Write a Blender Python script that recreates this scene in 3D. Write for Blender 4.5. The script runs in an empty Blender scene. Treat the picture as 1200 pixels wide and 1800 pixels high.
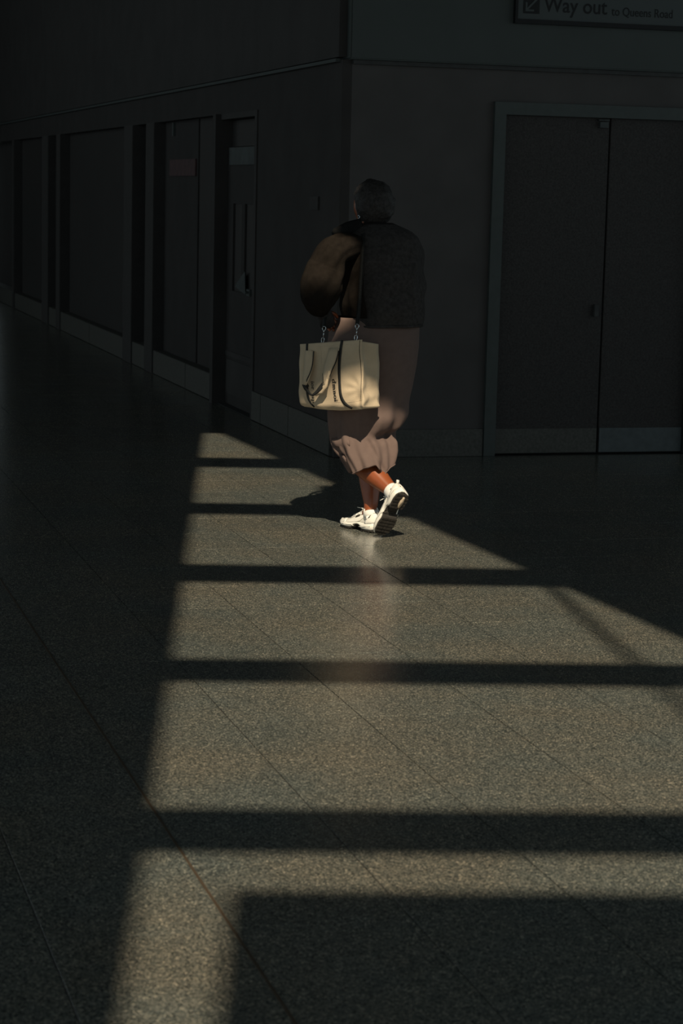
import bpy, bmesh, math, random
from mathutils import Vector, Matrix, noise
random.seed(4)
SC = bpy.context.scene
COL = SC.collection

# ------------------------------------------------------------------ camera
FPX, PITCH, ROLL, EYE = 3691.7, 0.1523, 0.02373, 1.62
YAW = 0.28269                      # the building's long wall runs this far left of the view
_F = Vector((0, math.cos(PITCH), -math.sin(PITCH)))
_U0 = Vector((0, math.sin(PITCH), math.cos(PITCH)))
_X = Vector((1, 0, 0)) * math.cos(ROLL) + _U0 * math.sin(ROLL)
_U = _U0 * math.cos(ROLL) - Vector((1, 0, 0)) * math.sin(ROLL)
cam_d = bpy.data.cameras.new('camera')
cam = bpy.data.objects.new('camera', cam_d)
COL.objects.link(cam)
R = Matrix((_X, _U, -_F)).transposed().to_4x4()
R.translation = Vector((0, 0, EYE))
cam.matrix_world = R
cam_d.sensor_fit = 'VERTICAL'
cam_d.sensor_height = 36.0
cam_d.lens = 36.0 * FPX / 1800.0
cam_d.clip_start = 0.05
cam_d.clip_end = 200
cam_d.dof.use_dof = True
cam_d.dof.focus_distance = 9.8
cam_d.dof.aperture_fstop = 7.0
SC.camera = cam

# ------------------------------------------------------------------ world, sun, exposure
w = bpy.data.worlds.new('sky')
SC.world = w
w.use_nodes = True
bg = w.node_tree.nodes['Background']
bg.inputs['Color'].default_value = (0.80, 0.97, 1.0, 1)
bg.inputs['Strength'].default_value = 0.42
sd = bpy.data.lights.new('sun', 'SUN')
sun = bpy.data.objects.new('sun', sd)
COL.objects.link(sun)
sd.energy = 4.95
sd.color = (1.0, 0.86, 0.63)
sd.angle = math.radians(0.55)
SUN_AZ, SUN_T = -0.052, 1.05       # sideways drift and fall per metre travelled
sun_dir = Vector((SUN_AZ, 1, -SUN_T)).normalized()
sun.rotation_euler = sun_dir.to_track_quat('-Z', 'Y').to_euler()
sun.location = (0, -6, 9)
SC.view_settings.view_transform = 'Standard'
SC.view_settings.look = 'None'
SC.view_settings.gamma = 1
SC.view_settings.exposure = 0
SC.view_settings.use_curve_mapping = False
SC.cycles.use_denoising = True
SC.cycles.max_bounces = 8

# ------------------------------------------------------------------ helpers
UD = Vector((-math.sin(YAW), math.cos(YAW), 0))
VD = Vector((math.cos(YAW), math.sin(YAW), 0))
def W(u, v, z=0.0):
    return UD * u + VD * v + Vector((0, 0, z))
def ray(px, py, Y):
    d = _F + _X * ((px - 600) / FPX) + _U * ((900 - py) / FPX)
    return d * (Y / d.y) + Vector((0, 0, EYE))
def lerp(a, b, t): return a + (b - a) * t
def interp(x, tab):
    if x <= tab[0][0]: return tab[0][1]
    for (a, fa), (b, fb) in zip(tab, tab[1:]):
        if x <= b:
            t = (x - a) / (b - a); return fa + (fb - fa) * t
    return tab[-1][1]
def sinterp(x, tab):               # smooth version
    if x <= tab[0][0]: return tab[0][1]
    for (a, fa), (b, fb) in zip(tab, tab[1:]):
        if x <= b:
            t = (x - a) / (b - a); t = t * t * (3 - 2 * t); return fa + (fb - fa) * t
    return tab[-1][1]

def mat(name, col, rough=0.6, metal=0.0, spec=0.5, noise_amt=0.0, scale=30, bump=0.0, bscale=None, coat=0.0):
    m = bpy.data.materials.new(name); m.use_nodes = True
    nt = m.node_tree; b = nt.nodes['Principled BSDF']
    b.inputs['Base Color'].default_value = (*col, 1)
    b.inputs['Roughness'].default_value = rough
    b.inputs['Metallic'].default_value = metal
    b.inputs['Specular IOR Level'].default_value = spec
    b.inputs['Coat Weight'].default_value = coat
    tc = nt.nodes.new('ShaderNodeTexCoord')
    n = nt.nodes.new('ShaderNodeTexNoise'); n.inputs['Scale'].default_value = scale; n.inputs['Detail'].default_value = 5
    nt.links.new(tc.outputs['Object'], n.inputs['Vector'])
    if noise_amt:
        r = nt.nodes.new('ShaderNodeValToRGB')
        r.color_ramp.elements[0].position = 0.3; r.color_ramp.elements[1].position = 0.7
        r.color_ramp.elements[0].color = (*[c * (1 - noise_amt) for c in col], 1)
        r.color_ramp.elements[1].color = (*[min(1, c * (1 + noise_amt)) for c in col], 1)
        nt.links.new(n.outputs['Fac'], r.inputs['Fac']); nt.links.new(r.outputs['Color'], b.inputs['Base Color'])
    if bump:
        n2 = nt.nodes.new('ShaderNodeTexNoise'); n2.inputs['Scale'].default_value = bscale or scale; n2.inputs['Detail'].default_value = 4
        nt.links.new(tc.outputs['Object'], n2.inputs['Vector'])
        bp = nt.nodes.new('ShaderNodeBump'); bp.inputs['Strength'].default_value = 0.5; bp.inputs['Distance'].default_value = bump
        nt.links.new(n2.outputs['Fac'], bp.inputs['Height']); nt.links.new(bp.outputs['Normal'], b.inputs['Normal'])
    return m

def terrazzo():
    m = bpy.data.materials.new('speckled_terrazzo'); m.use_nodes = True
    nt = m.node_tree; b = nt.nodes['Principled BSDF']; L = nt.links.new; N = nt.nodes.new
    geo = N('ShaderNodeNewGeometry')
    def ramp(src, stops):
        r = N('ShaderNodeValToRGB'); e = r.color_ramp.elements
        e[0].position, e[0].color = stops[0][0], (*stops[0][1], 1)
        e[1].position, e[1].color = stops[-1][0], (*stops[-1][1], 1)
        for p, c in stops[1:-1]:
            k = e.new(p); k.color = (*c, 1)
        L(src, r.inputs['Fac']); return r.outputs['Color']
    v = N('ShaderNodeTexVoronoi'); v.inputs['Scale'].default_value = 250; v.feature = 'F1'
    L(geo.outputs['Position'], v.inputs['Vector'])
    sx = N('ShaderNodeSeparateXYZ'); L(v.outputs['Color'], sx.inputs[0])
    chips = ramp(sx.outputs['X'], [(0.0, (.028, .032, .032)), (0.35, (.070, .078, .078)), (0.7, (.126, .128, .121)), (0.93, (.198, .192, .174)), (1.0, (.38, .35, .30))])
    v2 = N('ShaderNodeTexVoronoi'); v2.inputs['Scale'].default_value = 520
    L(geo.outputs['Position'], v2.inputs['Vector'])
    sx2 = N('ShaderNodeSeparateXYZ'); L(v2.outputs['Color'], sx2.inputs[0])
    fine = ramp(sx2.outputs['Y'], [(0.0, (.45, .47, .46)), (1.0, (1.55, 1.5, 1.42))])
    mx = N('ShaderNodeMix'); mx.data_type = 'RGBA'; mx.blend_type = 'MULTIPLY'; mx.inputs['Factor'].default_value = 1
    L(chips, mx.inputs['A']); L(fine, mx.inputs['B'])
    n = N('ShaderNodeTexNoise'); n.inputs['Scale'].default_value = 1.6; n.inputs['Detail'].default_value = 5; n.inputs['Roughness'].default_value = .6
    L(geo.outputs['Position'], n.inputs['Vector'])
    tint = ramp(n.outputs['Fac'], [(0.36, (.90, .97, .99)), (0.64, (1.10, 1.04, .96))])
    mx2 = N('ShaderNodeMix'); mx2.data_type = 'RGBA'; mx2.blend_type = 'MULTIPLY'; mx2.inputs['Factor'].default_value = 1
    L(mx.outputs['Result'], mx2.inputs['A']); L(tint, mx2.inputs['B'])
    oi = N('ShaderNodeObjectInfo')
    rt = ramp(oi.outputs['Random'], [(0, (.95, .95, .95)), (1, (1.05, 1.05, 1.05))])
    mx3 = N('ShaderNodeMix'); mx3.data_type = 'RGBA'; mx3.blend_type = 'MULTIPLY'; mx3.inputs['Factor'].default_value = 1
    L(mx2.outputs['Result'], mx3.inputs['A']); L(rt, mx3.inputs['B'])
    L(mx3.outputs['Result'], b.inputs['Base Color'])
    n3 = N('ShaderNodeTexNoise'); n3.inputs['Scale'].default_value = 3; n3.inputs['Detail'].default_value = 6
    L(geo.outputs['Position'], n3.inputs['Vector'])
    mr = N('ShaderNodeMapRange'); mr.inputs['To Min'].default_value = .17; mr.inputs['To Max'].default_value = .29
    L(n3.outputs['Fac'], mr.inputs['Value']); L(mr.outputs['Result'], b.inputs['Roughness'])
    b.inputs['Specular IOR Level'].default_value = 0.5
    return m

M = dict(
    terrazzo=terrazzo(),
    grout=mat('joint_filler', (.020, .017, .013), .95, noise_amt=.3, scale=60),
    tan=mat('tan_joint_seal', (.075, .055, .038), .3, noise_amt=.2, scale=40),
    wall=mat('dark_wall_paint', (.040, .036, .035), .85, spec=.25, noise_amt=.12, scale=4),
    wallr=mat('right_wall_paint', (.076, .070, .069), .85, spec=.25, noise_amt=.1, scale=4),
    wall2=mat('charcoal_cladding', (.043, .039, .038), .8, spec=.3, noise_amt=.15, scale=3),
    fascia=mat('grey_green_fascia', (.054, .062, .060), .65, spec=.3, noise_amt=.06, scale=3),
    plinth=mat('grey_stone_plinth', (.065, .063, .056), .6, spec=.4, noise_amt=.25, scale=60),
    frame=mat('grey_door_frame', (.056, .065, .063), .6, spec=.3, noise_amt=.08, scale=20),
    doorp=mat('black_door_panel', (.049, .045, .044), .8, spec=.2, noise_amt=.25, scale=90),
    kick=mat('brushed_kick_plate', (.07, .082, .088), .5, metal=.0, spec=.4, noise_amt=.15, scale=25),
    blackm=mat('black_metal', (.046, .046, .046), .7, spec=.3, noise_amt=.2, scale=20),
    glass=mat('dark_tinted_glass', (.048, .044, .043), .4, spec=.25, noise_amt=.1, scale=2),
    signw=mat('sign_panel', (.058, .067, .068), .6, spec=.3, noise_amt=.03, scale=8),
    signk=mat('sign_black', (.015, .015, .016), .6, spec=.2, noise_amt=.1, scale=8),
    notice=mat('pale_fitting_and_reflection', (.058, .066, .066), .6, spec=.3, noise_amt=.25, scale=9),  # pale fittings, and the reflection strip painted on the service door
    red=mat('red_notice', (.062, .026, .028), .7, noise_amt=.3, scale=12),
    roof=mat('dark_roof_soffit', (.03, .03, .03), .8, spec=.2, noise_amt=.1, scale=3),
    canvas=mat('natural_canvas', (.58, .46, .325), .9, spec=.15, noise_amt=.08, scale=14, bump=.0015, bscale=180),
    webbing=mat('black_webbing', (.022, .022, .021), .7, spec=.3, noise_amt=.3, scale=150, bump=.0008, bscale=400),
    ink=mat('black_print_and_fold_shade', (.03, .028, .026), .85, spec=.1, noise_amt=.2, scale=200),
    steel=mat('nickel_clip', (.55, .58, .60), .22, metal=1, noise_amt=.08, scale=60),
    skirt=mat('mauve_crepe', (.150, .106, .094), .9, spec=.08, noise_amt=.06, scale=30, bump=.001, bscale=260),
    jacket=mat('black_wool', (.045, .041, .040), .95, spec=.05, noise_amt=.25, scale=60, bump=.002, bscale=120),
    sleeve=mat('black_brown_gauze', (.0145, .0115, .0095), .95, spec=.05, noise_amt=.2, scale=40, bump=.002, bscale=90),
    skin=mat('brown_skin', (.27, .070, .023), .38, spec=.5, noise_amt=.08, scale=25, bump=.0004, bscale=300, coat=.25),
    yoke=mat('black_felt', (.013, .013, .013), .95, spec=.05, noise_amt=.2, scale=60),
    pilaster=mat('black_pilaster', (.046, .042, .041), .8, spec=.3, noise_amt=.1, scale=10),
    hair=mat('black_hair', (.030, .027, .026), .6, spec=.2, noise_amt=.4, scale=90, bump=.004, bscale=120),
    sock=mat('white_sock', (.80, .78, .74), .9, spec=.1, noise_amt=.05, scale=120, bump=.001, bscale=400),
    upper=mat('white_leather', (.80, .775, .72), .5, spec=.35, noise_amt=.06, scale=60),
    uppermesh=mat('pale_grey_mesh', (.62, .60, .55), .85, spec=.1, noise_amt=.15, scale=300, bump=.001, bscale=700),
    midsole=mat('white_foam', (.82, .79, .73), .6, noise_amt=.04, scale=40),
    rubber=mat('black_rubber', (.032, .028, .024), .7, spec=.3, noise_amt=.3, scale=60),
    cream=mat('cream_insert', (.55, .44, .32), .7, noise_amt=.2, scale=60),
)

def tag(o, label=None, cat=None, group=None, kind=None):
    if label: o['label'] = label
    if cat: o['category'] = cat
    if group: o['group'] = group
    if kind: o['kind'] = kind
    return o
def empty(name, loc, label=None, cat=None, group=None, kind=None):
    o = bpy.data.objects.new(name, None); COL.objects.link(o); o.location = loc
    o.empty_display_size = .1
    return tag(o, label, cat, group, kind)
def link(name, me, m=None, parent=None, smooth=False, **kw):
    o = bpy.data.objects.new(name, me)
    if m is not None: me.materials.append(m)
    COL.objects.link(o)
    if smooth:
        for p in me.polygons: p.use_smooth = True
    if parent is not None:
        o.parent = parent
        bpy.context.view_layer.update()
        o.matrix_parent_inverse = parent.matrix_world.inverted()
    return tag(o, **kw)
def from_bm(name, bm, m, parent=None, smooth=False, recalc=True, **kw):
    if recalc: bmesh.ops.recalc_face_normals(bm, faces=bm.faces[:])
    me = bpy.data.meshes.new(name); bm.to_mesh(me); bm.free()
    return link(name, me, m, parent, smooth, **kw)
def hexa(bm, pts):                 # pts: 4 bottom, 4 top
    vs = [bm.verts.new(p) for p in pts]
    for f in ((0, 3, 2, 1), (4, 5, 6, 7), (0, 1, 5, 4), (1, 2, 6, 5), (2, 3, 7, 6), (3, 0, 4, 7)):
        bm.faces.new([vs[i] for i in f])
def wbox(bm, u0, u1, v0, v1, z0, z1):
    hexa(bm, [W(u0, v0, z0), W(u1, v0, z0), W(u1, v1, z0), W(u0, v1, z0), W(u0, v0, z1), W(u1, v0, z1), W(u1, v1, z1), W(u0, v1, z1)])
def box(bm, x0, x1, y0, y1, z0, z1, T=lambda p: p):
    hexa(bm, [T(Vector(p)) for p in ((x0, y0, z0), (x1, y0, z0), (x1, y1, z0), (x0, y1, z0), (x0, y0, z1), (x1, y0, z1), (x1, y1, z1), (x0, y1, z1))])
def wpart(name, dims, m, parent=None, bevel=0.0, **kw):
    bm = bmesh.new()
    for d in (dims if isinstance(dims[0], (tuple, list)) else [dims]): wbox(bm, *d)
    if bevel: bmesh.ops.bevel(bm, geom=bm.edges[:], offset=bevel, segments=2, affect='EDGES')
    return from_bm(name, bm, m, parent, **kw)
def loft(bm, rings, closed=True, cap=(True, True)):
    vr = [[bm.verts.new(p) for p in r] for r in rings]
    n = len(vr[0])
    for a, b in zip(vr, vr[1:]):
        for i in range(n if closed else n - 1):
            j = (i + 1) % n
            bm.faces.new((a[i], a[j], b[j], b[i]))
    if closed and cap[0]: bm.faces.new(vr[0][::-1])
    if closed and cap[1]: bm.faces.new(vr[-1])
    return vr
def catmull(pts, k=6):
    P = [pts[0]] + list(pts) + [pts[-1]]; out = []
    for i in range(1, len(P) - 2):
        a, b, c, d = P[i - 1:i + 3]
        for s in range(k):
            t = s / k
            out.append(0.5 * ((2 * b) + (c - a) * t + (2 * a - 5 * b + 4 * c - d) * t * t + (3 * b - a - 3 * c + d) * t ** 3))
    out.append(pts[-1]); return out
def tube(bm, pts, rad, n=10, flat=1.0, ref=None, fn=None, cap=True):
    pts = [Vector(p) for p in pts]; rings = []; m = len(pts)
    t0 = (pts[1] - pts[0]).normalized()
    nrm = (ref or (Vector((0, 0, 1)) if abs(t0.z) < .9 else Vector((1, 0, 0))))
    for i, p in enumerate(pts):
        t = (pts[min(i + 1, m - 1)] - pts[max(i - 1, 0)]).normalized()
        nrm = (nrm - t * nrm.dot(t)).normalized(); b = t.cross(nrm)
        r = rad(i / (m - 1)) if callable(rad) else rad
        ring = []
        for k in range(n):
            a = 2 * math.pi * k / n
            rr = r * (fn(i / (m - 1), a) if fn else 1)
            ring.append(p + nrm * (math.cos(a) * rr) + b * (math.sin(a) * rr * flat))
        rings.append(ring)
    loft(bm, rings, cap=(cap, cap))
def ribbon(bm, pts, sides, width, thick):   # flat strap: width along side vector
    rings = []; m = len(pts)
    for i, p in enumerate(pts):
        t = (pts[min(i + 1, m - 1)] - pts[max(i - 1, 0)]).normalized()
        s = sides[i] if isinstance(sides, list) else sides
        s = (s - t * s.dot(t)).normalized(); nn = t.cross(s)
        wd = width[i] if isinstance(width, list) else width
        rings.append([p + s * wd / 2 + nn * thick / 2, p - s * wd / 2 + nn * thick / 2, p - s * wd / 2 - nn * thick / 2, p + s * wd / 2 - nn * thick / 2])
    loft(bm, rings)
def evaluated(o):
    dg = bpy.context.evaluated_depsgraph_get(); dg.update()
    me = bpy.data.meshes.new_from_object(o.evaluated_get(dg))
    o.modifiers.clear(); old = o.data; o.data = me
    bpy.data.meshes.remove(old)

# ------------------------------------------------------------------ floor
bm = bmesh.new()
wbox(bm, -7, 31, -7.5, 9, -.2, -.004)
floor = from_bm('floor', bm, M['grout'], kind='structure', label='polished speckled terrazzo tile floor with thin dark joints')
TU, TV = .4375, .41
def tile_mesh(name):
    bm = bmesh.new(); g = .0018; c = .0006
    a, b = TU / 2 - g, TV / 2 - g
    lo = [W(x, y, -.012) for x, y in ((-a, -b), (a, -b), (a, b), (-a, b))]
    mi = [W(x, y, -c) for x, y in ((-a, -b), (a, -b), (a, b), (-a, b))]
    hi = [W(x, y, 0) for x, y in ((-a + c, -b + c), (a - c, -b + c), (a - c, b - c), (-a + c, b - c))]
    loft(bm, [lo, mi, hi]); bmesh.ops.recalc_face_normals(bm, faces=bm.faces[:])
    me = bpy.data.meshes.new(name); bm.to_mesh(me); bm.free(); me.materials.append(M['terrazzo']); return me
tm = tile_mesh('tile')
def project(P):
    d = P - Vector((0, 0, EYE)); z = d.dot(_F)
    if z < .3: return None
    return 600 + FPX * d.dot(_X) / z, 900 - FPX * d.dot(_U) / z
cells = []
STRIP = 1.03                       # expansion joint column boundary
for i in range(-28, 59):
    uc = 5.21 + (i - 1.5) * TU
    for j in range(-19, 19):
        vc = STRIP + (j + .5) * TV
        if uc > 12.2 and vc > 3.5: continue
        q = [project(W(uc + a * TU / 2, vc + b * TV / 2)) for a, b in ((-1, -1), (1, -1), (1, 1), (-1, 1))]
        area = 0
        if all(q):
            cx = [min(max(x, 0), 1200) for x, y in q]; cy = [min(max(y, 0), 1800) for x, y in q]
            inside = max(x for x, y in q) > 0 and min(x for x, y in q) < 1200 and max(y for x, y in q) > 0 and min(y for x, y in q) < 1800
            if inside:
                A = 0
                for k in range(4):
                    A += cx[k] * cy[(k + 1) % 4] - cx[(k + 1) % 4] * cy[k]
                area = abs(A) / 2
        cells.append((area, uc, vc))
cells.sort(key=lambda c: -c[0])
for a, uc, vc in cells[:298]:
    o = bpy.data.objects.new('tile', tm); o.parent = floor
    o.location = W(uc, vc, random.uniform(-.0003, .0003)); COL.objects.link(o)
bm = bmesh.new()
for a, uc, vc in cells[298:]:
    u0, u1, v0, v1 = uc - TU / 2 + .0015, uc + TU / 2 - .0015, vc - TV / 2 + .0015, vc + TV / 2 - .0015
    vs = [bm.verts.new(W(*p)) for p in ((u0, v0, 0), (u1, v0, 0), (u1, v1, 0), (u0, v1, 0))]
    ve = [bm.verts.new(W(*p)) for p in ((u0, v0, -.012), (u1, v0, -.012), (u1, v1, -.012), (u0, v1, -.012))]
    bm.faces.new(vs)
    for k in range(4): bm.faces.new((ve[k], ve[(k + 1) % 4], vs[(k + 1) % 4], vs[k]))
from_bm('far_tiles', bm, M['terrazzo'], floor, kind='stuff')
wpart('expansion_joint', (-7, 31, STRIP - .0035, STRIP + .0035, -.004, .0012), M['tan'], floor, label='raised tan sealing strip between tiles')

# ------------------------------------------------------------------ roof with glazed opening and rafters
ZR = 6.5
def roofpt(x, y, z): return Vector((x - SUN_AZ * z / SUN_T, y - z / SUN_T, z))
hole = [(-.24, 4.68), (2.22, 4.80), (.285, 10.56), (-.02, 10.56), (-.02, 11.10), (-.13, 11.10), (-.13, 11.47), (-.03, 11.5), (-.76, 13.71), (-.81, 13.87), (-.92, 13.86), (-.41, 4.05), (-.33, 2.5), (-.20, 2.5)]  # stepped notch in the far right edge is added to shade the jacket
bm = bmesh.new()
outer = [Vector((-9, -6.5, ZR)), Vector((10, -6.5, ZR)), Vector((10, 31, ZR)), Vector((-14, 31, ZR))]
inner = [roofpt(x, y, ZR) for x, y in hole]
ed = []
for loop in (outer, inner):
    vs = [bm.verts.new(p) for p in loop]
    for k in range(len(vs)): ed.append(bm.edges.new((vs[k], vs[(k + 1) % len(vs)])))
bmesh.ops.triangle_fill(bm, edges=ed, use_beauty=True)
def inpoly(x, y, P):
    c = False
    for (x0, y0, _), (x1, y1, _) in zip(P, P[1:] + P[:1]):
        if (y0 > y) != (y1 > y) and x < (x1 - x0) * (y - y0) / (y1 - y0) + x0: c = not c
    return c
bad = [f for f in bm.faces if inpoly(f.calc_center_median().x, f.calc_center_median().y, inner)]
bmesh.ops.delete(bm, geom=bad, context='FACES_ONLY')
g = bmesh.ops.extrude_face_region(bm, geom=bm.faces[:])
bmesh.ops.translate(bm, verts=[e for e in g['geom'] if isinstance(e, bmesh.types.BMVert)], vec=(0, 0, .03))
ceiling = from_bm('ceiling', bm, M['roof'], kind='structure', label='dark flat roof with a long opening crossed by rafters')
for a, b in ((4.97, 5.36), (6.78, 7.14), (8.56, 8.99), (10.39, 10.78), (12.18, 12.63)):
    bm = bmesh.new(); z0, z1 = ZR, ZR + .08
    ya, yb = a - z0 / SUN_T, b - z1 / SUN_T
    def sl(x): return .05 * (x - .0)
    hexa(bm, [Vector((x, y + sl(x), z)) for z in (z0, z1) for x, y in ((-1.2, ya), (2.8, ya), (2.8, yb), (-1.2, yb))])
    from_bm('rafter', bm, M['blackm'], ceiling)
# unseen rod and post, added above the roof to throw the faint slanting shadow
bm = bmesh.new()
pa, pb = roofpt(.84, 8.95, ZR + .03), roofpt(1.22, 5.75, 11.5)
tube(bm, [pa, (pa + pb) / 2, pb], .028, n=8)
tube(bm, [pb, Vector((pb.x, pb.y, 9)), Vector((pb.x, pb.y, ZR + .02))], .03, n=8)
from_bm('shadow_rod', bm, M['blackm'], ceiling)

# ------------------------------------------------------------------ walls
# right: faces the camera at u = 12.25
CU, CV = 12.25, 3.56
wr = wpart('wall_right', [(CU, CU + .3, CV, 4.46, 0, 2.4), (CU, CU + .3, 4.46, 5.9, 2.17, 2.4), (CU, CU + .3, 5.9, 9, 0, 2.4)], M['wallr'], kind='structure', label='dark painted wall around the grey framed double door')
wpart('wall_core', (CU + .07, CU + .25, CV + .05, 8.9, 0, 2.3), M['blackm'], wr)
wpart('fascia', (CU - .06, CU + .3, CV - .03, 9, 2.385, ZR), M['fascia'], wr, bevel=.008, label='grey green fascia above the doors')
wpart('shadow_gap', (CU - .03, CU, CV, 9, 2.36, 2.384), M['blackm'], wr)
wpart('baseboard_right', [(CU - .02, CU, CV + .01, 4.455, 0, .17), (CU - .02, CU, 5.91, 9, 0, .17)], M['plinth'], kind='structure', label='low dark plinth along the foot of the right wall')
d1 = empty('door_1', W(CU, 5.19, 0), kind='structure', label='dark double door in a grey metal frame under the fascia')
wpart('door_frame', [(CU - .03, CU + .06, 4.46, 4.535, 0, 2.17), (CU - .03, CU + .06, 4.535, 5.9, 2.095, 2.17), (CU - .03, CU + .06, 5.825, 5.9, 0, 2.095)], M['frame'], d1, label='grey metal frame')
for a, b, nm in ((4.54, 5.235, 'left'), (5.245, 5.822, 'right')):
    leaf = wpart('door_leaf', (CU + .02, CU + .06, a, b, .008, 2.096), M['doorp'], d1, bevel=.003)
    wpart('kick_plate', (CU + .012, CU + .0195, a + .004, b - .004, .012, .165), M['kick'] if nm == 'right' else M['plinth'], leaf, bevel=.001, label='lighter metal kick plate' if nm == 'right' else 'dull kick plate')
    if nm == 'left':
        wpart('handle', (CU - .01, CU + .02, 5.17, 5.205, .87, .945), M['blackm'], leaf, bevel=.004)
wpart('closer', [(CU - .012, CU + .02, 5.16, 5.215, 2.035, 2.07), (CU - .012, CU + .02, 5.15, 5.222, 2.078, 2.085)], M['notice'], d1, label='small pale box at the head of the door')

# left: runs away from the camera at v = 3.5
LV = 3.5
T = .3
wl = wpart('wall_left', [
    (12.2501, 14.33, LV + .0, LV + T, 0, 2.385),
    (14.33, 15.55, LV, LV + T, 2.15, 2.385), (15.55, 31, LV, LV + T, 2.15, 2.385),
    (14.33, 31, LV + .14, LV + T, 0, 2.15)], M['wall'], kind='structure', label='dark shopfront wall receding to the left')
wpart('upper_fascia', (12.27, 31, LV - .02, LV + T, 2.40, ZR), M['wall2'], wl)
wpart('trim_1', (12.3, 31, LV - .03, LV, 2.372, 2.392), M['fascia'], kind='structure', label='thin grey trim along the top of the left wall')
bb = empty('baseboard_left', W(12.3, LV, 0), kind='structure', label='pale stone plinth blocks along the foot of the left wall')
for a, b in ((12.30, 13.30), (13.305, 14.06), (14.065, 14.33), (15.56, 16.60), (16.61, 17.96), (18.35, 18.97), (19.43, 21.4), (21.41, 23.36), (23.70, 24.28), (24.84, 27.36), (27.6, 30.9)):
    wpart('plinth_block', (a, b, LV - .018, LV + .13, .004, .205), M['plinth'], bb, bevel=.003)
wpart('plinth_gap', (12.3, 30.9, LV - .006, LV + .1, 0, .004), M['blackm'], bb)
# the door
d2 = empty('door_2', W(14.94, LV, 0), kind='structure', label='dark panelled service door in the left wall')
wpart('door_frame', [(14.335, 14.40, LV - .01, LV + .13, 0, 2.15), (15.46, 15.555, LV - .05, LV + .13, 0, 2.15), (14.40, 15.46, LV - .01, LV + .13, 2.11, 2.15)], M['wall2'], d2, label='charcoal frame')
wpart('transom_pane', (14.405, 15.455, LV + .08, LV + .10, 1.915, 2.105), M['glass'], d2)
leaf = wpart('door_leaf', [(14.405, 15.455, LV + .05, LV + .09, .01, .86), (14.405, 14.60, LV + .05, LV + .09, .86, 1.91), (15.27, 15.455, LV + .05, LV + .09, .86, 1.91), (14.60, 15.27, LV + .05, LV + .09, 1.5, 1.91), (14.90, 14.99, LV + .05, LV + .09, .86, 1.5)], M['wall'], d2)
wpart('pane', [(14.60, 14.90, LV + .065, LV + .075, .86, 1.5), (14.99, 15.27, LV + .065, LV + .075, .86, 1.5)], M['glass'], leaf)
wpart('lower_panel', (14.47, 15.39, LV + .04, LV + .05, .09, .35), M['wall2'], leaf, bevel=.004)
wpart('rail', (14.42, 15.44, LV + .042, LV + .05, .37, .41), M['wall2'], leaf, bevel=.003)
wpart('handle', [(14.64, 14.74, LV + .03, LV + .05, .85, .90), (14.66, 14.72, LV + .005, LV + .03, .87, .885)], M['frame'], leaf, bevel=.003, label='small grey lock plate and lever')
bm = bmesh.new()
for dz in (0, ):
    q = [W(14.80, LV + .04, .855), W(15.14, LV + .04, .90), W(14.82, LV + .04, 1.02)]
    q2 = [p - VD * .004 for p in q]
    loft(bm, [q, q2])
from_bm('corner_patch', bm, M['notice'], leaf, label='pale triangular patch')  # flat pale triangle at the foot of the door panes
wpart('door_reflection', (14.44, 15.36, LV + .035, LV + .049, 1.78, 1.905), M['notice'], None, label='pale strip painted as a glass reflection high on the dark service door', cat='notice')  # reflection in the door glass, put into the colour of a pale strip
wpart('red_notice', (16.66, 17.70, LV + .055, LV + .069, 1.70, 1.835), M['red'], None, label='dull red notice strip on the dark panel left of the service door', cat='notice')
wpart('wall_switch', (12.70, 12.90, LV - .012, LV, 1.49, 1.575), M['wall2'], None, bevel=.003, label='small square switch plate on the dark wall behind the person', cat='switch')
# glazed bays
for k, (a, b) in enumerate(((15.56, 16.60), (17.98, 18.34), (18.99, 19.41), (19.44, 23.36), (23.70, 24.28), (24.84, 27.36)), 1):
    win = wpart(f'window_{k}', (a, b, LV + .08, LV + .1, .205, 2.15), M['glass'], None, kind='structure', label='dark glazed shopfront bay in the left wall')
wpart('wall_panel', (16.61, 17.96, LV + .07, LV + .14, .205, 2.15), M['wall'], wl, bevel=.003)
wpart('glint_strip', (17.53, 17.58, LV + .05, LV + .0699, 2.03, 2.14), M['frame'], wl)
for k, (a, b) in enumerate(((17.97, 18.34), (18.98, 19.42), (23.38, 23.68), (24.30, 24.82), (27.38, 27.55)), 2):
    wpart(f'trim_{k}', (a, b, LV - .028, LV + .13, 0, 2.15), M['pilaster'], kind='structure', bevel=.005, label='black pilaster standing proud of the left wall')
wpart('wall_far', (31, 31.2, -8, LV, 0, ZR), M['wall2'], kind='structure', label='dark far end of the passage')

# ------------------------------------------------------------------ sign
sg = empty('way_out_sign', W(CU - .06, 5.4, 2.64), label='long rectangular way out sign with black letters and an arrow box on the grey fascia', cat='sign')
SU = CU - .06
wpart('sign_frame', [(SU - .035, SU - .0005, 4.545, 6.5, 2.635, 2.662), (SU - .035, SU - .0005, 4.545, 4.562, 2.662, 2.95), (SU - .035, SU - .0005, 4.545, 6.5, 2.95, 2.975), (SU - .035, SU - .0005, 6.48, 6.5, 2.662, 2.95)], M['signk'], sg, label='black frame')
wpart('sign_panel', (SU - .028, SU - .0006, 4.562, 6.48, 2.662, 2.95), M['signw'], sg)
wpart('arrow_box', (SU - .031, SU - .0281, 4.597, 4.70, 2.695, 2.80), M['signk'], sg)
bm = bmesh.new()
def wstroke(bm, a, b, wd, u0, u1):
    a = Vector(a); b = Vector(b); t = (b - a).normalized(); n = Vector((-t.y, t.x)) * wd / 2
    hexa(bm, [W(u, p.x, p.y) for u in (u0, u1) for p in (a + n, b + n, b - n, a - n)])
wstroke(bm, (4.615, 2.708), (4.615, 2.76), .011, SU - .033, SU - .0311)
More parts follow.
